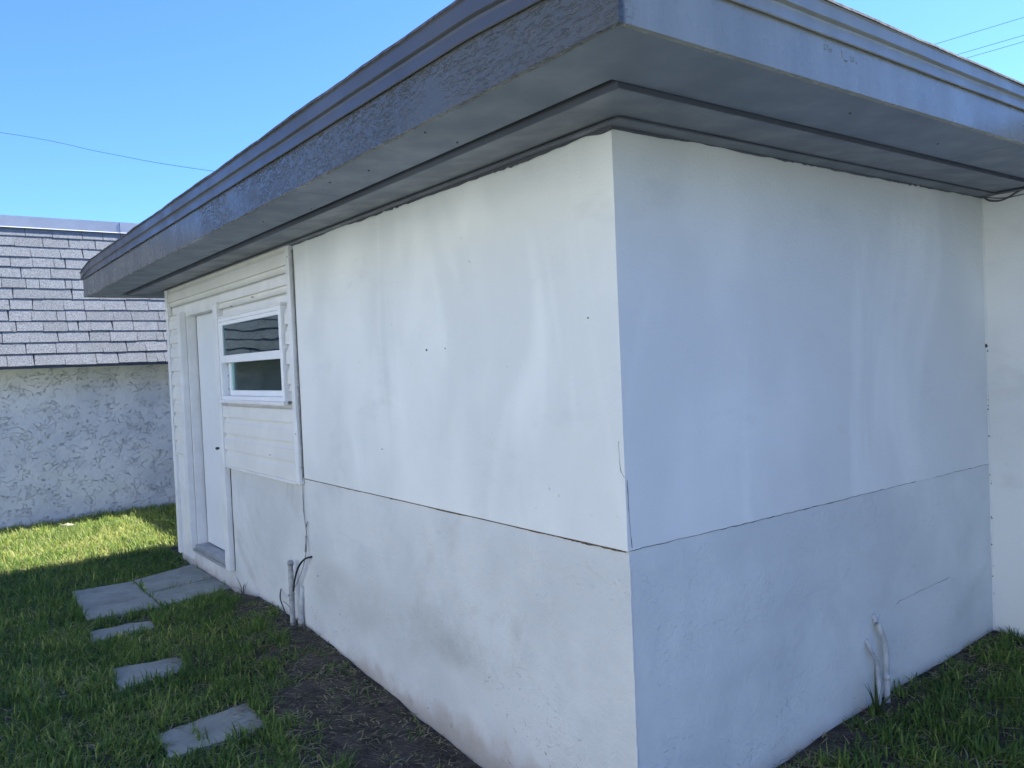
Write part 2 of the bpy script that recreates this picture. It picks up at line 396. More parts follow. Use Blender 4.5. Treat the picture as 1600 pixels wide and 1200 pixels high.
# solid core behind the faces, with the openings left free
m = MB()
def corebox(y0, y1, z0, z1): m.box(.02, .20, y0, y1, z0, z1)
corebox(.02, WIN[0], -.3, 2.48); corebox(WIN[0], WIN[1], -.3, WIN[2]); corebox(WIN[0], WIN[1], WIN[3], 2.48)
corebox(WIN[1], DOOR[0], -.3, 2.48); corebox(DOOR[0], DOOR[1], -.3, DOOR[2]); corebox(DOOR[0], DOOR[1], DOOR[3], 2.48); corebox(DOOR[1], L-.01, -.3, 2.48)
m.box(.2, XB, .02, .2, -.3, 2.48).box(XB+.02, XB+.2, YB, .02, -.3, 2.48).box(.2, XE, L-.2, L-.003, -.3, 2.48)
m.box(XE-.2, XE, YB, L-.2, -.3, 2.48).box(XB+.2, XE-.2, YB, YB+.2, -.3, 2.48)
m.build('wall_core', M['smooth'], house)

# -- eaves: a profile swept round the L-shaped plan
PATH = [(XE, L+D2), (-D, L+D2), (-D, -D2), (XB-D, -D2), (XB-D, YB)]
def offset_path(off):
    out = []; P_ = [Vector(p) for p in PATH]
    for i, p in enumerate(P_):
        def nrm(a, b):
            d = (b-a).normalized(); return Vector((d.y, -d.x))*-1
        if i == 0: n = nrm(P_[0], P_[1])
        elif i == len(P_)-1: n = nrm(P_[-2], P_[-1])
        else:
            a = nrm(P_[i-1], p); b = nrm(p, P_[i+1]); n = (a+b)/(1+a.dot(b))
        out.append(p - n*off)
    return out
# which side is outwards: first leg runs along -X at the back, outwards is +Y
if (offset_path(.1)[0]-Vector(PATH[0])).y < 0:
    _op = offset_path
    offset_path = lambda off: _op(-off)
def zmap(x, y, z):
    # the eave is shallower along the side front and its metal edge droops at the far corner
    f = .83-.045*max(0, x) if (x > -D+.2 and y < 1) else .83+.17*min(1, max(0, (y+.60)/.55))
    if z > 2.49: z = 2.487+(z-2.487)*f
    t = min(1, max(0, (y-5.75)/.7)); return z-.055*t*t*min(1, max(0, (z-2.66)/.05))
def sweep(name, mat, prof, step=.12, wav=0., wz=0., closed=True, seed=0, parent=house, smooth=False, freq=.9):
    """prof: list of (outward offset, z)"""
    m = MB(); rows = []
    paths = [offset_path(o) for o, z in prof]
    for s in range(len(PATH)-1):
        n = max(1, int((Vector(PATH[s+1])-Vector(PATH[s])).length/step))
        for k in range(n+(s == len(PATH)-2)):
            t = k/n; row = []
            for j, (o, z) in enumerate(prof):
                p = paths[j][s].lerp(paths[j][s+1], t)
                w_ = noise.noise(Vector((p.x*freq, p.y*freq, seed+z*9)))+.5*noise.noise(Vector((p.x*freq*5, p.y*freq*5, seed+z*9)))
                dz = wz*w_
                q = paths[j][s].lerp(paths[j][s+1], t)
                ox = (offset_path(o+wav*w_)[s].lerp(offset_path(o+wav*w_)[s+1], t)) if wav and 0 < k else q
                row.append((ox.x, ox.y, zmap(p.x, p.y, z)+dz))
            rows.append(row)
    np_ = len(prof)
    for r in rows: m.v += r
    for i in range(len(rows)-1):
        for j in range(np_ if closed else np_-1):
            a = i*np_+j; b = i*np_+(j+1) % np_; m.f.append((a, b, b+np_, a+np_))
    return m.build(name, mat, parent, 0, smooth)
sweep('fascia_board', M['fascia'], [(-.02, ZF), (0, ZF), (0, 2.682), (-.02, 2.682)], wz=0)
sweep('drip_edge', M['metal'], [(-.005, 2.69), (.003, 2.653), (.0095, 2.649), (.012, 2.653), (.008, 2.690), (.010, 2.700), (.017, 2.704), (.021, 2.707), (.021, 2.712), (.012, 2.716), (-.005, 2.716)], wav=.0016, wz=.0012, step=.08, freq=1.5)
sweep('gravel_stop', M['metal'], [(0.0, 2.712), (.0155, 2.713), (.0145, 2.757), (.019, 2.762), (.0, 2.764)], wav=.0012, wz=.0016, seed=3)
sweep('roof_felt_edge', M['roofing'], [(-.3, 2.762), (.014, 2.762), (.023, 2.765), (.020, 2.776), (.008, 2.781), (-.3, 2.787)], wav=.004, wz=.004, step=.05, seed=6, freq=2.2)
m = MB()
m.box(-D+.2, XE, -D2+.2, L+D2-.2, 2.62, 2.70).box(XB-D+.2, XE, YB, -D2+.2, 2.62, 2.698)
m.build('roof', M['roofing'], house)
# soffit boards with open joints
m = MB(); zs0, zs1 = ZF+.003, ZF+.018
for a, b in ((-D2+.016, 1.38), (1.383, 3.905), (3.908, L+D2-.016)): m.box(-D+.016, -.325, a, b, zs0, zs1)
m.box(-.325, 1.62, -D2+.016, -.335, zs0, zs1).box(1.623, XB-.3258, -D2+.016, -.335, zs0, zs1)
m.box(XB-D+.016, XB-.3258, YB, -D2+.016, zs0, zs1).box(-.325, XE, L+.325, L+D2-.016, zs0, zs1)
m.build('soffit', M['soffit'], house)
# frieze boards against the wall, mitred
m = MB(); FZ = 2.503; gi, go = .272, .290
def ring_band(i, o, z0, z1, mb, zi=None):
    zi = z0 if zi is None else zi
    pts_o = [(4, L+o), (-o, L+o), (-o, -o-.035), (XB-o, -o-.035), (XB-o, YB)]
    pts_i = [(4, L+i), (-i, L+i), (-i, -i-(.035 if i > .1 else 0)), (XB-i, -i-(.035 if i > .1 else 0)), (XB-i, YB)]
    for k in range(4):
        a, b, c, d = pts_o[k], pts_o[k+1], pts_i[k+1], pts_i[k]
        lo_ = [(p[0], p[1], z) for p, z in zip((a, b, c, d), (z0, z0, zi, zi))]; hi = [(p[0], p[1], z1) for p in (a, b, c, d)]
        mb.quad(*lo_); mb.quad(*hi); mb.quad(lo_[0], lo_[1], hi[1], hi[0]); mb.quad(lo_[3], lo_[2], hi[2], hi[3])
m = MB(); ring_band(.012, .284, 2.477, 2.527, m, 2.504); m.build('frieze_board', M['frieze'], house)
m = MB(); ring_band(.2845, .290, 2.4755, 2.515, m); m.build('frieze_trim', M['groove_shade'], house)
m = MB(); ring_band(.2905, .40, 2.5285, 2.534, m); m.build('soffit_groove', M['groove_shade'], house)
m = MB(); ring_band(.006, .045, 2.490, 2.4965, m); m.build('crown_strip', M['frieze'], house)
m = MB(); ring_band(.0455, .052, 2.4915, 2.4965, m); m.build('crown_strip', M['caulk'], house)

# paint and caulk band cut in over the top of the stucco: ragged lower edge
def ragged_band(name, mat, axis, plane, u0, u1, ztop, depthfun, th, parent=house, step=.012):
    m = MB(); n = int((u1-u0)/step)
    sgn = -1
    pr = [(0, 0), (1, .15), (1, .8), (.15, 1)]
    rows = []
    for i in range(n+1):
        u = u0+(u1-u0)*i/n; dp = max(.002, depthfun(u)); r = []
        for t, w_ in pr:
            q = plane+sgn*th*t*(1+.5*noise.noise(Vector((u*20, 3, 1)))); z = ztop-dp*w_
            r.append((q, u, z) if axis == 0 else (u, q, z))
        rows.append(r)
    for r in rows: m.v += r
    for i in range(n):
        for j in range(3):
            a = i*4+j; m.f.append((a, a+1, a+5, a+4))
    return m.build(name, mat, parent, 0, False)
def jag(u, s): 
    return .35*noise.noise(Vector((u*11, s, 0)))+.9*noise.noise(Vector((u*37, s, 2)))*max(0, noise.noise(Vector((u*2.3, s, 9)))+.1)+.5*noise.noise(Vector((u*3, s, 7)))
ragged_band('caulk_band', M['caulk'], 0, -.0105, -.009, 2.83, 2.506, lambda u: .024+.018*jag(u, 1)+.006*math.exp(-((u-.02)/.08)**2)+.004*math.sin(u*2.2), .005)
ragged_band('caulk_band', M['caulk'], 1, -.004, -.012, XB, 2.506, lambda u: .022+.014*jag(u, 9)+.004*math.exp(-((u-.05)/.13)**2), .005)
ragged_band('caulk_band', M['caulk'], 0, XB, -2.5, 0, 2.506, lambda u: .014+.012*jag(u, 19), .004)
# dirty filler in the horizontal seam of the long wall
ragged_band('seam_filler', M['rust'], 0, -.001, .01, YP, ZS+.001, lambda u: .0075+.011*max(0, jag(u, 4))+.012*math.exp(-((u-.28)/.25)**2)*abs(jag(u*2, 5)), .0035, step=.008)
ragged_band('seam_filler', M['rust'], 0, -.0015, YP, 4.24, 1.032, lambda u: .004+.012*max(0, jag(u, 14)), .0015, step=.008)
def jitter_line(name, mat, pts, r, amp, parent=house, step=.02, axis=0):
    m = MB(); out = []
    for i in range(len(pts)-1):
        a, b = Vector(pts[i]), Vector(pts[i+1]); n = max(1, int((b-a).length/step))
        for k in range(n):
            p = a.lerp(b, k/n); j = noise.noise(p*23)*amp; p2 = p.copy(); p2.z += j
            if axis == 0: p2.y += noise.noise(p*31)*amp
            else: p2.x += noise.noise(p*31)*amp
            out.append(p2)
    out.append(Vector(pts[-1])); rr = [r*(.5+abs(noise.noise(p*17))*2) for p in out]
    m.tube(out, rr, 5); return m.build(name, mat, parent)
jitter_line('crack', M['crack'], [(.004, -.0025, ZS+.002), (.9, -.0025, ZS-.002), (1.6, -.0025, ZS+.001), (XB, -.0025, ZS)], .0012, .004, axis=1)
jitter_line('crack', M['crack'], [(.012, -.003, ZS+.01), (.004, -.003, 1.16), (0.0, -.004, 1.30)], .0009, .003, axis=1)
jitter_line('crack', M['crack'], [(-.008, .0, 1.31), (-.008, .018, 1.33), (-.008, .022, 1.43)], .0008, .003)
0 and jitter_line('crack', M['crack'], [(-.001, .03, .55), (-.001, .004, .5), (-.001, .01, .44)], .002, .005)
jitter_line('crack', M['crack'], [(1.72, -.0035, .51), (2.0, -.0035, .525), (2.25, -.0035, .53)], .0007, .006, axis=1)
# crumbs of paint down the inside corner
for k in range(18):
    z = random.uniform(.25, 1.9); s = random.uniform(.002, .005)*(2 if 1.2 < z < 1.7 and random.random() < .3 else 1); x = XB-random.uniform(.0, .012)
    MB().tube([(x, -.004, z-s), (x+.001, -.008, z), (x, -.004, z+s*1.4)], [s*.4, s, s*.3], 5).build('paint_crumb', M['crack'], house)
ragm = MB()
ragm.tube([(XB-.003, -.003, z/20) for z in range(0, 49)], [.004+.004*abs(noise.noise(Vector((z*.9, 1, 1)))) for z in range(0, 49)], 6)
ragm.build('corner_bead', M['smooth'], house, 0, True)
# rough bead down the outside corner of the lower wall
m = MB(); m.tube([(.003+.0025*noise.noise(Vector((z*.7, 2, 2))), .003+.003*noise.noise(Vector((z*.9, 7, 2))), -.3+z*.027) for z in range(0, 50)], [.004+.0035*abs(noise.noise(Vector((z*1.7, 1, 4)))) for z in range(0, 50)], 6)
m.build('corner_bead', M['rough'], house, 0, True)
# blistered paint marks on the side fascia
m = MB()
yb = -D2-.0005
for (x, z, w_, h) in ((.245, 2.585, .016, .014), (.27, 2.583, .012, .008), (.335, 2.578, .003, .02), (.345, 2.571, .02, .003), (.385, 2.577, .014, .014), (.41, 2.574, .006, .004)):
    r = .0009
    loop = [(x, yb, z), (x+w_, yb, z), (x+w_, yb, z+h), (x, yb, z+h), (x, yb, z)]
    MB().tube(loop, r, 5).build('paint_blister', M['metal'], house)
# soffit nail heads
m = MB()
for (x, y) in ((-.45, .9), (-.36, .4), (-.44, 2.1), (-.35, 1.7), (-.52, .35), (-.5, 1.15), (.6, -.5), (1.3, -.45)):
    MB().tube([(x, y, ZF+.0035), (x, y, ZF-.0005)], .004, 7).build('nail_head', M['screw'], house)
m = MB()
for (y, z) in ((1.263, 1.789), (1.1, 1.79), (.15, 1.86), (1.75, 1.3), (2.68, .47)):
    x = -.0075 if z > ZS else -.001
    MB().tube([(x+.004, y, z), (x-.003, y, z)], .0055 if y == 1.263 else .003, 7).build('wall_screw', M['screw'], house)

# -- vinyl siding: one dutch-lap skin wrapped round window and door
SX = -.030
def siding():
    m = MB(); n = 12; h = (2.50-1.03)/n
    prof = [(SX-.004, 0), (SX-.002, .002), (SX+.001, .62*h), (SX+.006, .68*h), (SX+.016, .86*h), (SX+.018, h-.001), (SX-.004, h)]
    def rows(y0, y1, z0, z1):
        pts = []
        for k in range(n):
            for (x, dz) in prof:
                z = 1.03+k*h+dz
                if z0-1e-6 <= z <= z1+1e-6: pts.append((x, z))
        if not pts: return
        ny = max(1, int((y1-y0)/.15)); i0 = len(m.v)
        for i in range(ny+1):
            y = y0+(y1-y0)*i/ny
            for x, z in pts: m.v.append((x+.0018*noise.noise(Vector((y*1.6, z*2, 0))), y, z+.0025*noise.noise(Vector((y*1.2, z*3, 5)))))
        q = len(pts)
        for i in range(ny):
            for j in range(q-1):
                a = i0+i*q+j; m.f.append((a, a+1, a+1+q, a+q))
    rows(2.865, 5.70, 2.262, 2.50)                 # band over door and window
    rows(2.865, 4.262, 2.14, 2.262)
    rows(2.865, 2.935, 1.535, 2.14)
    rows(4.215, 4.262, 1.535, 2.14)
    rows(2.865, 4.262, 1.03, 1.50)
    rows(5.384, 5.70, 1.03, 2.262)
    o = m.build('siding', M['vinyl'], house)
    for p in o.data.polygons: p.use_smooth = False
    return o
sid = siding(); sid['label'] = 'cream white horizontal lap siding'
m = MB()
m.box(SX-.004, -.001, 2.815, 2.868, 1.018, 2.50)       # J-channel beside the stucco
m.build('siding_trim', M['trim'], house, .002)
MB().box(SX-.006, 0.0, 2.8685, 4.2615, 1.012, 1.0285).build('siding_trim', M['trim'], house, .002)
MB().box(SX-.006, 0.0, 5.3685, 5.70, 1.012, 1.0285).build('siding_trim', M['trim'], house, .002)
m = MB(); m.box(SX-.004, -.001, 2.869, 5.70, 2.488, 2.500); m.build('siding_trim', M['vinyl'], house, .002)
m = MB()
m.box(SX-.008, -.001, 5.705, 5.775, .12, 2.505); m.build('corner_post', M['trim'], house, .003)
m = MB(); m.box(-.012, -.0005, 5.37, 5.704, .115, 1.011); m.build('lower_panel', M['trim'], house, .002)
m = MB(); m.box(-.0045, -.001, 5.776, 5.787, .1, 2.45); m.build('corner_gap', M['dark'], house)
m = MB(); m.box(-.0055, .002, 2.8015, 2.8145, 1.06, 2.47); m.build('joint_gap', M['dark'], house)
m = MB()
for (y, z) in ((2.83, 2.42), (3.5, 2.235), (3.95, 2.21), (3.83, 2.15), (3.3, 1.17), (2.835, 1.33)):
    MB().tube([(SX+.01, y, z), (SX-.008, y, z)], .003, 7).build('siding_nail', M['screw'], house)
# -- casing and door
m = MB()
m.box(-.045, .005, 4.262, 4.362, .215, 2.262).build('door_casing', M['trim'], house, .004)
m = MB(); m.box(-.048, .005, 5.288, 5.368, .235, 2.262).build('door_casing', M['trim'], house, .004)
m = MB(); m.box(-.0035, -.0005, 4.254, 4.2615, .215, 1.01).build('casing_gap', M['dark'], house)
m = MB(); m.box(.006, .14, 5.268, 5.2895, .225, 2.25).box(.006, .14, 4.361, 4.381, .225, 2.25).box(.006, .14, 4.381, 5.268, 2.232, 2.2495)
m.build('door_jamb', M['trim'], house, .002)
m = MB(); m.box(-.02, .14, 4.381, 5.268, .2255, .262).box(-.035, .03, 4.36, 5.30, .205, .225).build('door_sill', M['alu'], house, .004)
MB().box(.0865, .12, 5.2545, 5.2677, .27, 2.229).build('door_gap', M['dark'], house)
doorp = MB().box(.085, .125, 4.386, 5.254, .27, 2.229).build('door', M['door'], house, .003)
m = MB(); m.box(.072, .09, 4.4, 4.45, 1.10, 1.19)
m.build('lock_plate', M['alu'], doorp, .003)
m = MB(); m.tube([(.085, 4.425, 1.145), (.03, 4.425, 1.145)], .010, 10); m.tube([(.032, 4.425, 1.145), (-.02, 4.415, 1.148), (-.058, 4.392, 1.150)], [.010, .009, .011], 8)
m.build('handle', M['screw'], doorp, 0, True)
# -- window (single hung)
y0, y1, z0, z1 = WIN
win = MB(); fx0, fx1 = -.052, .05
win.box(fx0, fx1, y0-.025, y0+.014, z0-.005, z1+.005).box(fx0, fx1, y1-.018, y1+.014, z0-.005, z1+.005)
win.box(fx0, fx1, y0+.014, y1-.018, z1-.022, z1+.005).box(fx0, fx1, y0+.014, y1-.018, z0-.005, z0+.022)
winO = win.build('window', M['winframe'], house, .002)
MB().box(fx0-.012, fx0+.02, y0-.035, y1+.02, z0-.030, z0-.0052).build('sill', M['trim'], winO, .003)
MB().box(fx0-.004, -.01, y0-.035, y1+.016, z1+.0052, z1+.020).build('head_flashing', M['vinyl'], winO, .002)
m = MB(); yi0, yi1 = y0+.0145, y1-.0185; zm = 1.832
m.box(-.045, -.018, yi0, yi0+.022, zm+.025, z1-.0225).box(-.045, -.018, yi1-.026, yi1, zm+.025, z1-.0225)
m.box(-.045, -.018, yi0+.022, yi1-.026, z1-.05, z1-.0225).box(-.047, -.018, yi0, yi1, zm-.030, zm+.0248)
us = m.build('upper_sash', M['winframe'], winO, .002)
MB().box(-.034, -.030, yi0+.022, yi1-.026, zm+.025, z1-.05).build('glass', M['glass_up'], us)
m = MB()
m.box(-.008, .018, yi0+.0, yi0+.022, z0+.0225, zm-.005).box(-.008, .018, yi1-.066, yi1-.04, z0+.0225, zm-.005)
m.box(-.012, .018, yi0+.022, yi1-.066, z0+.0225, z0+.062).box(-.008, .018, yi0+.022, yi1-.066, zm-.029, zm-.005)
ls = m.build('lower_sash', M['winframe'], winO, .002)
MB().box(.003, .007, yi0+.022, yi1-.066, z0+.062, zm-.029).build('glass', M['glass_low'], ls)
m = MB(); m.box(-.006, .02, yi1-.0395, yi1, z0+.0225, zm-.032); m.build('side_track', mat_plain('track_blue', rgb(.45, .52, .58), .4), winO, .002)
m = MB()
for z in (1.60, 1.70, 1.78): MB().box(-.0085, -.0065, yi1-.012, yi1-.004, z, z+.012).build('track_slot', M['dark'], winO)
m = MB(); m.box(.026, .05, yi0-.02, yi1+.03, z1-.04, z1+.04)
nsl = 19; pitch = (z1-.04-(z0-.02))/nsl
for k in range(nsl):
    zc = z0-.02+k*pitch; i = len(m.v)
    m.quad((.040, yi0-.01, zc), (.040, yi1+.02, zc), (.024, yi1+.02, zc+pitch*.84), (.024, yi0-.01, zc+pitch*.84))
m.build('blind', M['blind'], winO)
MB().box(.06, .075, y0-.05, y1+.05, z0-.05, z1+.05).build('window_backing', M['dark'], winO)

# ------------------------------------------------------------ neighbour's house
nb = empty('neighbour_house', 'low white stucco house behind with grey shingled mansard roof', 'house')
NX0, NX1, YN, YE, YT, ZE, ZC = -16., 9., 9.02, 8.62, 9.38, 1.905, 3.60
def nbwall():
    m = MB(); nx = 180; nz = 30
    for j in range(nz+1):
        for i in range(nx+1):
            x = -4+8*i/nx; z = -.2+2.3*j/nz
            m.v.append((x, YN+.012*noise.noise(Vector((x*2.2, z*2.2, 3)))+.006*noise.noise(Vector((x*8, z*8, 3))), z))
    for j in range(nz):
        for i in range(nx):
            a = j*(nx+1)+i; m.f.append((a, a+1, a+nx+2, a+nx+1))
    m.box(NX0+.4, -4, YN, YN+.2, -.2, 2.1).box(4, NX1-.4, YN, YN+.2, -.2, 2.1).box(-4, 4, YN+.03, YN+.2, -.2, 2.1)
    m.box(NX0+.4, NX0+.6, YN+.2, YN+7, -.2, 2.1).box(NX1-.6, NX1-.4, YN+.2, YN+7, -.2, 2.1).box(NX0+.4, NX1-.4, YN+7, YN+7.2, -.2, 2.1)
    return m.build('wall', M['knock'], nb)
nbwall()
MB().box(NX0, NX1, YE+.03, YN+.1, ZE-.005, ZE+.03).build('soffit', M['trim'], nb)
MB().box(NX0, NX1, YE-.005, YE+.028, ZE-.028, ZE+.012).build('eave_board', mat_plain('dark_eave', rgb(.05, .06, .08), .5), nb)
m = MB(); m.v = [(NX0, YE+.015, ZE+.012), (NX1, YE+.015, ZE+.012), (NX1, YT+.012, ZC+.05), (NX0, YT+.012, ZC+.05), (NX0, YT+.2, ZC+.05), (NX1, YT+.2, ZC+.05), (NX0, YE+.2, ZE+.012), (NX1, YE+.2, ZE+.012)]
m.f = [(0, 1, 2, 3), (3, 2, 5, 4), (4, 5, 7, 6), (6, 7, 1, 0), (0, 3, 4, 6), (1, 7, 5, 2)]
m.box(NX0, NX1, YT+.2, YN+7.6, 3.3, 3.5).box(NX0, NX0+.2, YE+.6, YN+7.6, 2.0, 3.3).box(NX1-.2, NX1, YE+.6, YN+7.6, 2.0, 3.3).box(NX0, NX1, YN+7.4, YN+7.6, 2., 3.3)
rf = m.build('roof', M['gap'], nb)
def shingles():
    m = MB(); tint = []
    sl = Vector((0, YT-YE, ZC-ZE)); Ls = sl.length; sl.normalize(); nr = Vector((0, -sl.z, sl.y)); n = 13
    b0 = Vector((0, YE, ZE+.004)); ex = Ls/n
    for k in range(n+1):
        s0 = k*ex+random.uniform(-.004, .004) if k else -.006
        lx0, lx1 = (-5.5, 3.5)
        x = NX0+random.uniform(0, .2)
        while x < NX1:
            near = lx0 < x < lx1
            w_ = random.uniform(.20, .33) if random.random() > .14 else random.uniform(.04, .15)
            x1 = min(NX1, x+w_); g = .0034 if near else 0
            t0 = .017+random.uniform(-.002, .003); sk = random.uniform(-.010, .010)
            ln = ex*1.0; dz = random.uniform(-.004, .004) if random.random() < .6 else random.uniform(.002, .009)
            s1 = min(s0+ln*1.03, Ls+.02); sa = s0+dz*.6; sb = s0+dz*.6+random.uniform(-.003, .003)
            A = b0+sl*sa; B = b0+sl*sb; Tt = b0+sl*s1
            xa, xb_ = x+g, x1-g
            tp = [Vector((xa, 0, 0))+A+nr*t0, Vector((xb_, 0, 0))+B+nr*t0, Vector((xb_+sk, 0, 0))+Tt+nr*.006, Vector((xa+sk, 0, 0))+Tt+nr*.006]
            bt = [Vector((xa, 0, 0))+A+nr*.0045, Vector((xb_, 0, 0))+B+nr*.0045, Vector((xb_+sk, 0, 0))+Tt+nr*.001, Vector((xa+sk, 0, 0))+Tt+nr*.001]
            i = len(m.v); m.v += [tuple(p) for p in tp+bt]
            m.f += [(i, i+1, i+2, i+3), (i, i+4, i+5, i+1), (i, i+3, i+7, i+4), (i+1, i+5, i+6, i+2)]
            tv = random.random()**2; tint += [tv]*4
            x = x1
        
    me = bpy.data.meshes.new('shingles'); me.from_pydata(m.v, [], m.f); me.update()
    at = me.attributes.new('tint', 'FLOAT', 'FACE'); at.data.foreach_set('value', tint)
    me.materials.append(M['shingle']); o = bpy.data.objects.new('shingles', me); C.objects.link(o); o.parent = rf
shingles()
m = MB()
for a, b in ((NX0, .335), (.3385, NX1)):
    d = 0 if a < 0 else .004
    m.quad((a, YT-.045-d, ZC-.012), (b, YT-.045-d, ZC-.012), (b, YT-.035-d, ZC+.125), (a, YT-.035-d, ZC+.125))
    m.quad((a, YT-.045-d, ZC-.012), (b, YT-.045-d, ZC-.012), (b, YT+.0, ZC-.005), (a, YT+.0, ZC-.005))
    m.quad((a, YT-.035-d, ZC+.125), (b, YT-.035-d, ZC+.125), (b, YT+.25, ZC+.135), (a, YT+.25, ZC+.135))
    m.quad((a, YT-.055-d, ZC-.018), (b, YT-.055-d, ZC-.018), (b, YT-.045-d, ZC-.008), (a, YT-.045-d, ZC-.008))
m.quad((NX0, YT+.25, ZC+.135), (NX1, YT+.25, ZC+.135), (NX1, YT+.25, 3.45), (NX0, YT+.25, 3.45))
m.build('parapet_cap', M['cap'], nb)

# ------------------------------------------------------------ unseen pieces added for bounced light and shade
fr = empty('shade_fence', 'unseen board fence added to shade the grass between the two houses', 'fence')  # added out of sight to cast the right edge of the sun patch
for x in [0]:
    m = MB()
    for k in range(15): 
        a = 6.45+k*.145; m.box(1.57, 1.59, a, a+.135, .05, 1.80)
    m.build('boards', M['stone'], fr)
    MB().box(1.591, 1.64, 6.45, 8.63, .4, .49).box(1.591, 1.64, 6.45, 8.63, 1.4, 1.49).build('rail', M['stone'], fr)
gh = empty('bounce_house', 'unseen white stucco house added to bounce sunlight onto the long wall', 'house')  # added out of view, placed and sized to reflect sun onto the long wall
MB().box(-15, -8.2, -14, 6.5, -.1, 5.2).build('wall', M['side_rough'], gh)
MB().box(-15.4, -7.9, -14.4, 6.9, 5.2, 5.4).build('roof', M['cap'], gh)
tag(MB().box(-8.1, -6.0, -14, 8.0, -.1, .032).build('bounce_driveway', mat_plain('pale_concrete', rgb(.46, .45, .42), .85, .08, 2, .001)), None, None, None, 'structure')  # pale strip added out of view to bounce sun onto the long wall

tag(MB().box(-4.3, 2.6, -8.5, -4.2, -.1, .034).build('bounce_patio', M['side_concrete']), None, None, None, 'structure')  # pale slab added behind the camera to bounce sun at side wall and soffits

# ------------------------------------------------------------ pipes, cables, small things
t = empty('conduit_pipe', 'grey upright pipe stub standing against the long wall below the siding', 'pipe')
m = MB(); m.tube([(-.05, 3.0, -.02), (-.048, 2.996, .50)], .0165, 14, False); m.tube([(-.048, 2.996, .49), (-.048, 2.996, .512), (-.048, 2.996, .520)], [.0195, .0195, .012], 14)
m.build('pipe', M['pvc'], t, 0, True)
MB().tube([(-.028, 2.996, .30), (-.074, 2.996, .30)], .006, 8).build('clip', M['pvc'], t)
t2 = empty('riser_pipe', 'thin white painted pipe hugging the wall right of the grey pipe stub', 'pipe')
MB().tube(smoothpath([(-.022, 2.93, .02), (-.022, 2.93, .12), (-.016, 2.925, .25), (-.004, 2.915, .36)]), .016, 12).build('pipe', M['pvcw'], t2, 0, True)
MB().tube([(-.022, 2.93, .11), (-.022, 2.93, .16)], .020, 12).build('collar', M['pvc'], t2, 0, True)
m = MB(); m.tube(smoothpath([(.0, 2.752, .575), (-.035, 2.79, .56), (-.05, 2.86, .50), (-.05, 2.93, .41), (-.05, 2.962, .33)]), .0062, 8)
tag(m.build('black_cable', M['black'], None, 0, True), 'thick black cable bending from the wall into the grey pipe stub', 'cable')
m = MB(); m.tube(smoothpath([(-.012, 2.815, 1.06), (-.010, 2.83, .86), (-.012, 2.80, .74), (-.014, 2.80, .66), (-.022, 2.805, .58), (-.03, 2.86, .47), (-.045, 2.955, .35)]), .0032, 6)
m.tube([(-.014, 2.80, .70), (-.022, 2.80, .60)], .0065, 7)
m.tube([(-.012, 2.795, .755), (-.010, 2.78, .79)], .004, 6)
tag(m.build('thin_cable', M['wire'], None, 0, True), 'thin grey cable hanging down the lower wall from the siding edge', 'cable')
m = MB(); m.tube(smoothpath([(-.013, 2.806, 2.46), (-.016, 2.80, 2.30), (-.012, 2.807, 2.0), (-.018, 2.799, 1.6), (-.014, 2.806, 1.3), (-.012, 2.812, 1.06)]), .0035, 6)
m.tube(smoothpath([(-.015, 2.795, 2.46), (-.022, 2.788, 2.33), (-.015, 2.80, 2.12), (-.013, 2.802, 1.9)]), .0025, 6)
for z in (1.62, 1.12): m.tube([(-.016, 2.793, z), (-.016, 2.813, z)], .006, 6)
tag(m.build('wall_cable', M['wire'], None, 0, True), 'loose pale wire running down the joint between siding and stucco', 'cable')
m = MB(); m.tube(smoothpath([(-.005, 3.30, .27), (-.05, 3.20, .23), (-.055, 3.10, .15), (-.05, 3.04, .05)]), [.002]+[.0045]*18, 6)
m.tube(smoothpath([(-.045, 3.16, .22), (-.05, 3.08, .22), (-.05, 3.02, .20)]), .002, 5)
tag(m.build('bent_cable', M['screw'], None, 0, True), 'short bent dark wire end left of the grey pipe stub', 'cable')
m = MB(); m.tube(smoothpath([(XB-.01, -.012, 2.492), (XB-.016, -.04, 2.468), (XB-.016, -.09, 2.456), (XB-.014, -.14, 2.468), (XB-.012, -.20, 2.494), (XB-.012, -.28, 2.496)]), .005, 8)
m.tube(smoothpath([(XB-.05, -.012, 2.489), (XB-.02, -.03, 2.484), (XB-.012, -.12, 2.466), (XB-.012, -.22, 2.470)]), .003, 6)
tag(m.build('corner_cable', M['caulk'], None, 0, True), 'dark cable sagging under the eave at the inside wall corner', 'cable')
t3 = empty('bent_pipe', 'pair of white painted pipes leaving the side wall beside the weed', 'pipe')
MB().tube(smoothpath([(1.52, .005, .50), (1.53, -.02, .45), (1.555, -.034, .36), (1.56, -.034, .2), (1.56, -.034, .02)]), .0135, 12).build('pipe', M['pvcw'], t3, 0, True)
MB().tube([(1.56, -.034, .20), (1.56, -.034, .225)], .0165, 12).build('collar', M['pvcw'], t3, 0, True)
MB().tube(smoothpath([(1.455, .0, .40), (1.465, -.02, .35), (1.495, -.03, .28), (1.50, -.03, .15), (1.50, -.03, .02)]), .010, 12).build('pipe', M['pvcw'], t3, 0, True)

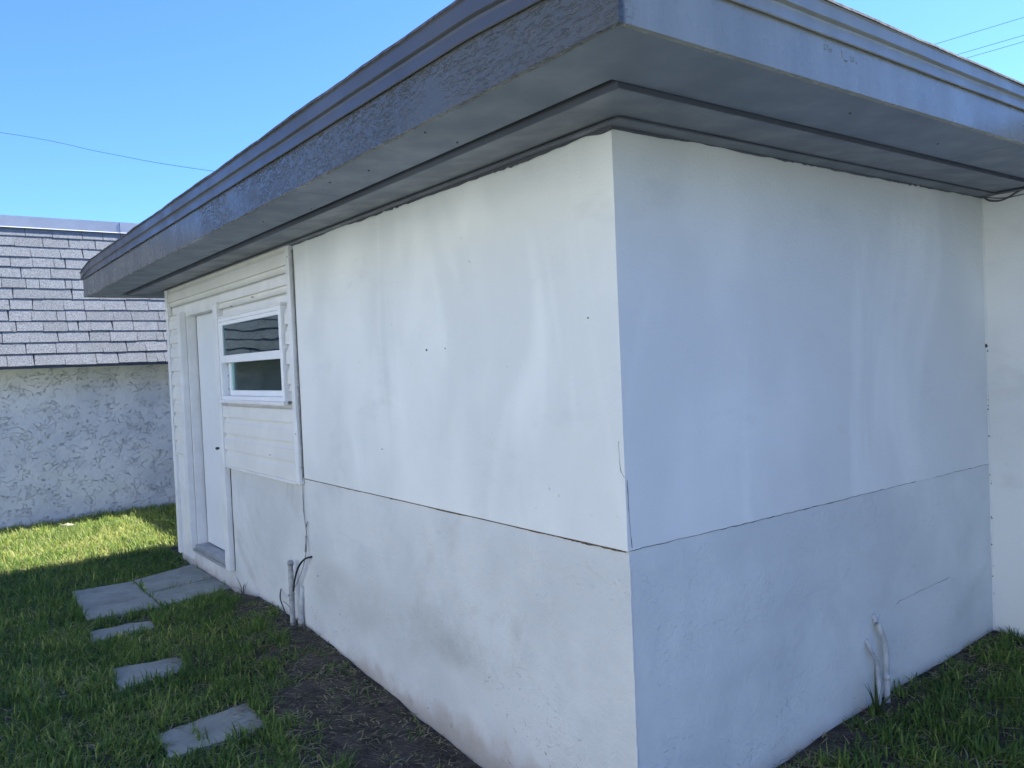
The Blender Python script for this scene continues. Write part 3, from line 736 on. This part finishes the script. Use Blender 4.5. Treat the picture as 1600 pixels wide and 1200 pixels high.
def blade(m, p, d, h, w_, bend, n=4):
    p = Vector(p); d = Vector((d[0], d[1], 0)).normalized(); s = Vector((-d.y, d.x, 0)); i = len(m.v)
    for k in range(n+1):
        t = k/n; q = p+Vector((0, 0, 1))*h*t*(1-.25*bend*t)+d*h*bend*t*t; ww = w_*(1-t**2)*.5+.0003
        m.v += [tuple(q-s*ww), tuple(q+s*ww)]
        if k: a = i+2*k-2; m.f.append((a, a+1, a+3, a+2))
m = MB(); bz = .085
for dx, dy, h, b in ((-.6, -.8, .16, .9), (-.2, .3, .30, .08), (.8, -.5, .22, 1.0), (-.9, .1, .2, .4), (.4, -.9, .13, .8), (.1, -.4, .2, .15), (-.5, -.9, .1, 1.0)):
    blade(m, (1.40+dx*.012, -.075+dy*.01, bz), (dx, dy), h, .013, b, 6); blade(m, (1.40+dx*.012, -.075+dy*.01, bz), (dy, -dx), h*.8, .010, b*.6, 6)
wd = m.build('weed', mat_plain('weed_green', rgb(.045, .085, .03), .5, .15, 20), None)
tag(wd, 'spiky green weed growing at the foot of the side wall by the pipes', 'weed')
m = MB(); 
for k in range(7):
    a = k*.9; blade(m, (-.03+.01*math.cos(a), 4.02+.012*math.sin(a), base_a(4.)), (math.cos(a), math.sin(a)), random.uniform(.08, .16), .006, random.uniform(.1, .8), 5)
wd2 = m.build('weed', mat_plain('weed_dull', rgb(.06, .08, .04), .6, .15, 20), None)
tag(wd2, 'small dull weed against the long wall below the door casing', 'weed')
# stalk, leaf, stone
m = MB(); m.tube(smoothpath([(-1.60, 3.86, .05), (-1.52, 4.0, .10), (-1.42, 4.16, .14)]), .0016, 5)
tag(m.build('dry_stalk', M['straw'], None), 'pale dry stalk sticking out of the lawn at the left', 'stalk')
m = MB(); c0 = Vector((-.35, 2.78, .105))
ring = []
for k in range(12):
    a = 2*math.pi*k/12; ring.append(c0+Vector((math.cos(a)*.022, math.sin(a)*.045, .012*math.cos(a*2)+.006*math.sin(a*3))))
i = len(m.v); m.v += [tuple(c0+Vector((0, 0, -.004)))]+[tuple(p) for p in ring]
m.f += [(0, k+1, (k+1) % 12+1) for k in range(12)]
m.tube([tuple(ring[3]), tuple(ring[3]+Vector((.01, .03, .004)))], .0012, 5)
tag(m.build('fallen_leaf', M['leaf'], None), 'curled brown dead leaf lying near the wall', 'leaf')
def rock(loc, r, lab):
    bm = bmesh.new(); bmesh.ops.create_icosphere(bm, subdivisions=3, radius=1)
    for v in bm.verts:
        n = 1+.25*noise.noise(v.co*1.7+Vector(loc)); v.co = Vector((v.co.x*r*1.4*n, v.co.y*r*n, v.co.z*r*.55*n))
    me = bpy.data.meshes.new('stone'); bm.to_mesh(me); bm.free(); me.materials.append(M['stone'])
    for p in me.polygons: p.use_smooth = True
    o = bpy.data.objects.new('stone', me); C.objects.link(o); o.location = loc; tag(o, lab, 'stone')
rock((-.56, 8.46, .07), .05, 'pale stone in the sunlit grass by the neighbouring wall')

# ------------------------------------------------------------ overhead wires
def U(px, py, d): return CO+(CF+CR*((px-800)/FPX)-CU*((py-600)/FPX))*d
def wire(p0, p1, r, lab, ext=(1.2, 3.)):
    a = U(*p0); b = U(*p1); d = b-a; A = a-d*ext[0]; B = b+d*ext[1]; pts = []
    for k in range(41):
        t = k/40; p = A.lerp(B, t); p.z += ((t-.5)**2*4-1)*.0+.0; pts.append(p)
    tag(MB().tube(pts, r, 6).build('power_line', M['wire'] if 0 else M['black'], None), lab, 'power line', 'power lines crossing the sky')
# single wire with a slight sag through three points
def wire3(P, r, lab):
    tag(MB().tube(smoothpath(P, 10), r, 6).build('power_line', mat_plain('wire_grey', rgb(.08, .09, .11), .6), None), lab, 'power line', 'power lines crossing the sky')
wire3([U(-900, 130, 34), U(-400, 155, 27), U(0, 207, 22.5), U(165, 239, 21), U(330, 267, 20), U(900, 340, 17.8), U(1500, 385, 16)], .0055, 'single thin wire crossing the sky left of the roof')
for (ya, yb, lab) in ((70, 27, 'uppermost of the three wires above the roof at right'), (86.5, 55, 'middle of the three wires above the roof at right'), (92, 65, 'lowest of the three wires above the roof at right')):
    xa = {70: 1458, 86.5: 1492, 92: 1506}[ya]; s = (yb-ya)/(1600-xa)
    tag(MB().tube([U(700, ya-s*(xa-700), 38), U(xa, ya, 25), U(1600, yb, 23), U(2200, yb+s*600, 17)], .007, 6).build('power_line', M['wire'], None), lab, 'power line', 'power lines crossing the sky')

# ------------------------------------------------------------ lawn: real blades
def inquad(x, y, q, pad=0.):
    r = np.ones(len(x), bool)
    cx = sum(p[0] for p in q)/4; cy = sum(p[1] for p in q)/4
    q = [(cx+(p[0]-cx)*(1-pad), cy+(p[1]-cy)*(1-pad)) for p in q]
    for k in range(4):
        a = q[k]; b = q[(k+1) % 4]; r &= ((b[0]-a[0])*(y-a[1])-(b[1]-a[1])*(x-a[0])) > 0
    return r
def vnoise(x, y, s, seed):
    return np.array([noise.noise(Vector((a*s, b*s, seed))) for a, b in zip(x, y)])
def lawn():
    zones = [(-2.6, 0, .3, 4.4, 7800, 1.0), (-2.6, 0.0, 4.4, 6.4, 5600, 1.05), (-2.6, 1.6, 6.4, 9.0, 5200, 1.15), (-3.6, -2.6, .3, 9., 1300, 1.1), (-3.6, 0, -2.0, .3, 1500, 1), (.0, 3.4, -1.6, 0., 7000, 1.)]
    X = []; Y = []; S = []
    for x0, x1, y0, y1, d, s in zones:
        n = int((x1-x0)*(y1-y0)*d); X.append(rng.uniform(x0, x1, n)); Y.append(rng.uniform(y0, y1, n)); S.append(np.full(n, s))
    X = np.concatenate(X); Y = np.concatenate(Y); S = np.concatenate(S)
    # clumps
    cl = vnoise(X, Y, 7, 1.); cl2 = vnoise(X, Y, 2.0, 4.); fine = vnoise(X, Y, 22, 8.)
    # bare soil along the walls
    edge = np.interp(Y, [0, 1.0, 1.6, 2.1, 2.6, 3.1, 3.7, 4.3, 4.7, 6, 6.5, 9], [.70, .56, .50, .44, .22, .15, .10, .0, .0, .0, .0, .0])
    dist = np.where(Y >= 0, -X, np.inf)
    dist = np.where((Y < 0) & (X > 0), -Y, dist)
    edge = np.where((Y < 0) & (X > 0), np.interp(X, [0, .8, 1.3, 1.8, 2.7], [.06, .10, .0, -.03, -.03]), edge)
    dist = np.where((Y > L-.05), 9, dist)
    dirt = np.clip(1-(dist-edge+.24*cl+.10*fine)/.16, 0, 1)
    pr = (1-dirt)*(.62+.9*np.clip(cl+.3, 0, 1)+.35*fine)*np.clip(1+.5*cl2, .4, 1)+.05+.75*np.clip((Y-1.6)/.8, 0, 1)*np.clip(.55+2.2*cl, 0, 1)+.10*np.clip(.4+2.5*cl, 0, 1)
    keep = rng.random(len(X)) < pr
    for k, q in enumerate(SQ):
        ins = inquad(X, Y, q, .04)
        if k == 5: ins &= ~((np.abs(X+.935+.06*(Y-1.95)) < .022) & (rng.random(len(X)) < .75))
        keep &= ~ins
    keep &= ~((Y > YN-.02) | ((X > 0) & (Y > 0) & (Y < L+.0)) | ((X > XB) & (Y < 0)) | ((X > -.01) & (Y > -.01) & (Y < L)))
    X, Y, S, cl, dirt, cl2 = X[keep], Y[keep], S[keep], cl[keep], dirt[keep], cl2[keep]
    n = len(X); print('blades', n)
    Z = np.array([ground_h(a, b) for a, b in zip(X, Y)])-.006
    H = (.034+.060*rng.random(n)**1.8)*S*(1+.55*np.clip(cl, -.5, .8))*(1-.5*dirt)
    W = (.0026+.0026*rng.random(n))*S
    A = rng.uniform(0, 2*np.pi, n); B = rng.uniform(.15, 1.1, n)
    dead = rng.random(n) < (.09+.16*np.clip(cl2+.1, 0, 1)+.5*dirt)
    tint = np.clip(.30+.28*rng.standard_normal(n)*.8+.25*cl2+.32*(Y > 6.3), 0, .82); tint = np.where(dead, rng.uniform(.84, 1, n), tint)  # far strip tinted yellower and brighter: sunlight put into the blade colour
    B = np.where(dead, rng.uniform(1.2, 2.4, n), B); H = np.where(dead, H*.8, H)
    ts = np.array([0, .4, .75, 1.]); wf = np.array([.9, 1., .65, .04])
    dx, dy = np.cos(A), np.sin(A); V = np.zeros((n, 8, 3), np.float32)
    for k, t in enumerate(ts):
        fwd = H*B*t*t; up = H*t*np.maximum(.15, 1-.35*B*t)
        for j, sg in ((0, -1), (1, 1)):
            V[:, 2*k+j, 0] = X+dx*fwd-dy*W*wf[k]*sg*.5*2*.5*1.6
            V[:, 2*k+j, 1] = Y+dy*fwd+dx*W*wf[k]*sg*.5*2*.5*1.6
            V[:, 2*k+j, 2] = Z+up
    me = bpy.data.meshes.new('grass'); me.vertices.add(n*8); me.vertices.foreach_set('co', V.reshape(-1))
    base = (np.arange(n)*8)[:, None]; F = np.concatenate([base+np.array([[2*k, 2*k+1, 2*k+3, 2*k+2]]) for k in range(3)], 1).reshape(-1).astype(np.int32)
    nf = n*3; me.loops.add(nf*4); me.loops.foreach_set('vertex_index', F); me.polygons.add(nf)
    me.polygons.foreach_set('loop_start', np.arange(nf, dtype=np.int32)*4); me.polygons.foreach_set('loop_total', np.full(nf, 4, np.int32))
    me.update(calc_edges=True)
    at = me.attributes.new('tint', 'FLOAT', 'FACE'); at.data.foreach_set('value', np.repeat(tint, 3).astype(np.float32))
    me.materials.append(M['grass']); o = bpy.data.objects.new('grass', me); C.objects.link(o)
    tag(o, 'uneven green lawn with dry blades, thinning out to soil along the walls', 'grass', None, 'stuff')
    # dry clippings on the bare soil
    m = MB()
    for k in range(3600):
        if k < 3000: y = random.uniform(.3, 4.2); x = -random.uniform(.01, float(np.interp(y, [0, 1, 2, 3, 4.2], [.9, .8, .8, .8, .5])))
        else: x = random.uniform(.5, XB); y = -random.uniform(.01, .45)
        a = random.uniform(0, math.pi); l = random.uniform(.015, .06); z = ground_h(x, y)+random.uniform(.004, .014)
        c, s_ = math.cos(a)*l, math.sin(a)*l; b = random.uniform(-.3, .3)
        p = [(x-c, y-s_, z), (x+s_*b, y-c*b, z+random.uniform(.001, .012)), (x+c, y+s_, z+random.uniform(-.004, .008))]
        if max(q[0] for q in p) > -.004 and y > 0: continue
        m.tube(p, .0008, 3, False)
    for k in range(420):                     # leaf crumbs and little clods among the clippings
        y = random.uniform(.3, 4.0); x = -random.uniform(.02, .8)
        z = ground_h(x, y)+.012; q = random.uniform(.003, .010); a = random.uniform(0, 6.3)
        P4 = [(x+math.cos(a+j*1.57)*q*random.uniform(.5, 1.2), y+math.sin(a+j*1.57)*q*random.uniform(.7, 1.6), z+random.uniform(-.003, .006)) for j in range(4)]
        if max(p_[0] for p_ in P4) < -.004: m.quad(*P4)
    tag(m.build('dry_clippings', M['straw'], None), 'thin dry grass clippings scattered over the bare soil', 'clippings', None, 'stuff')
lawn()
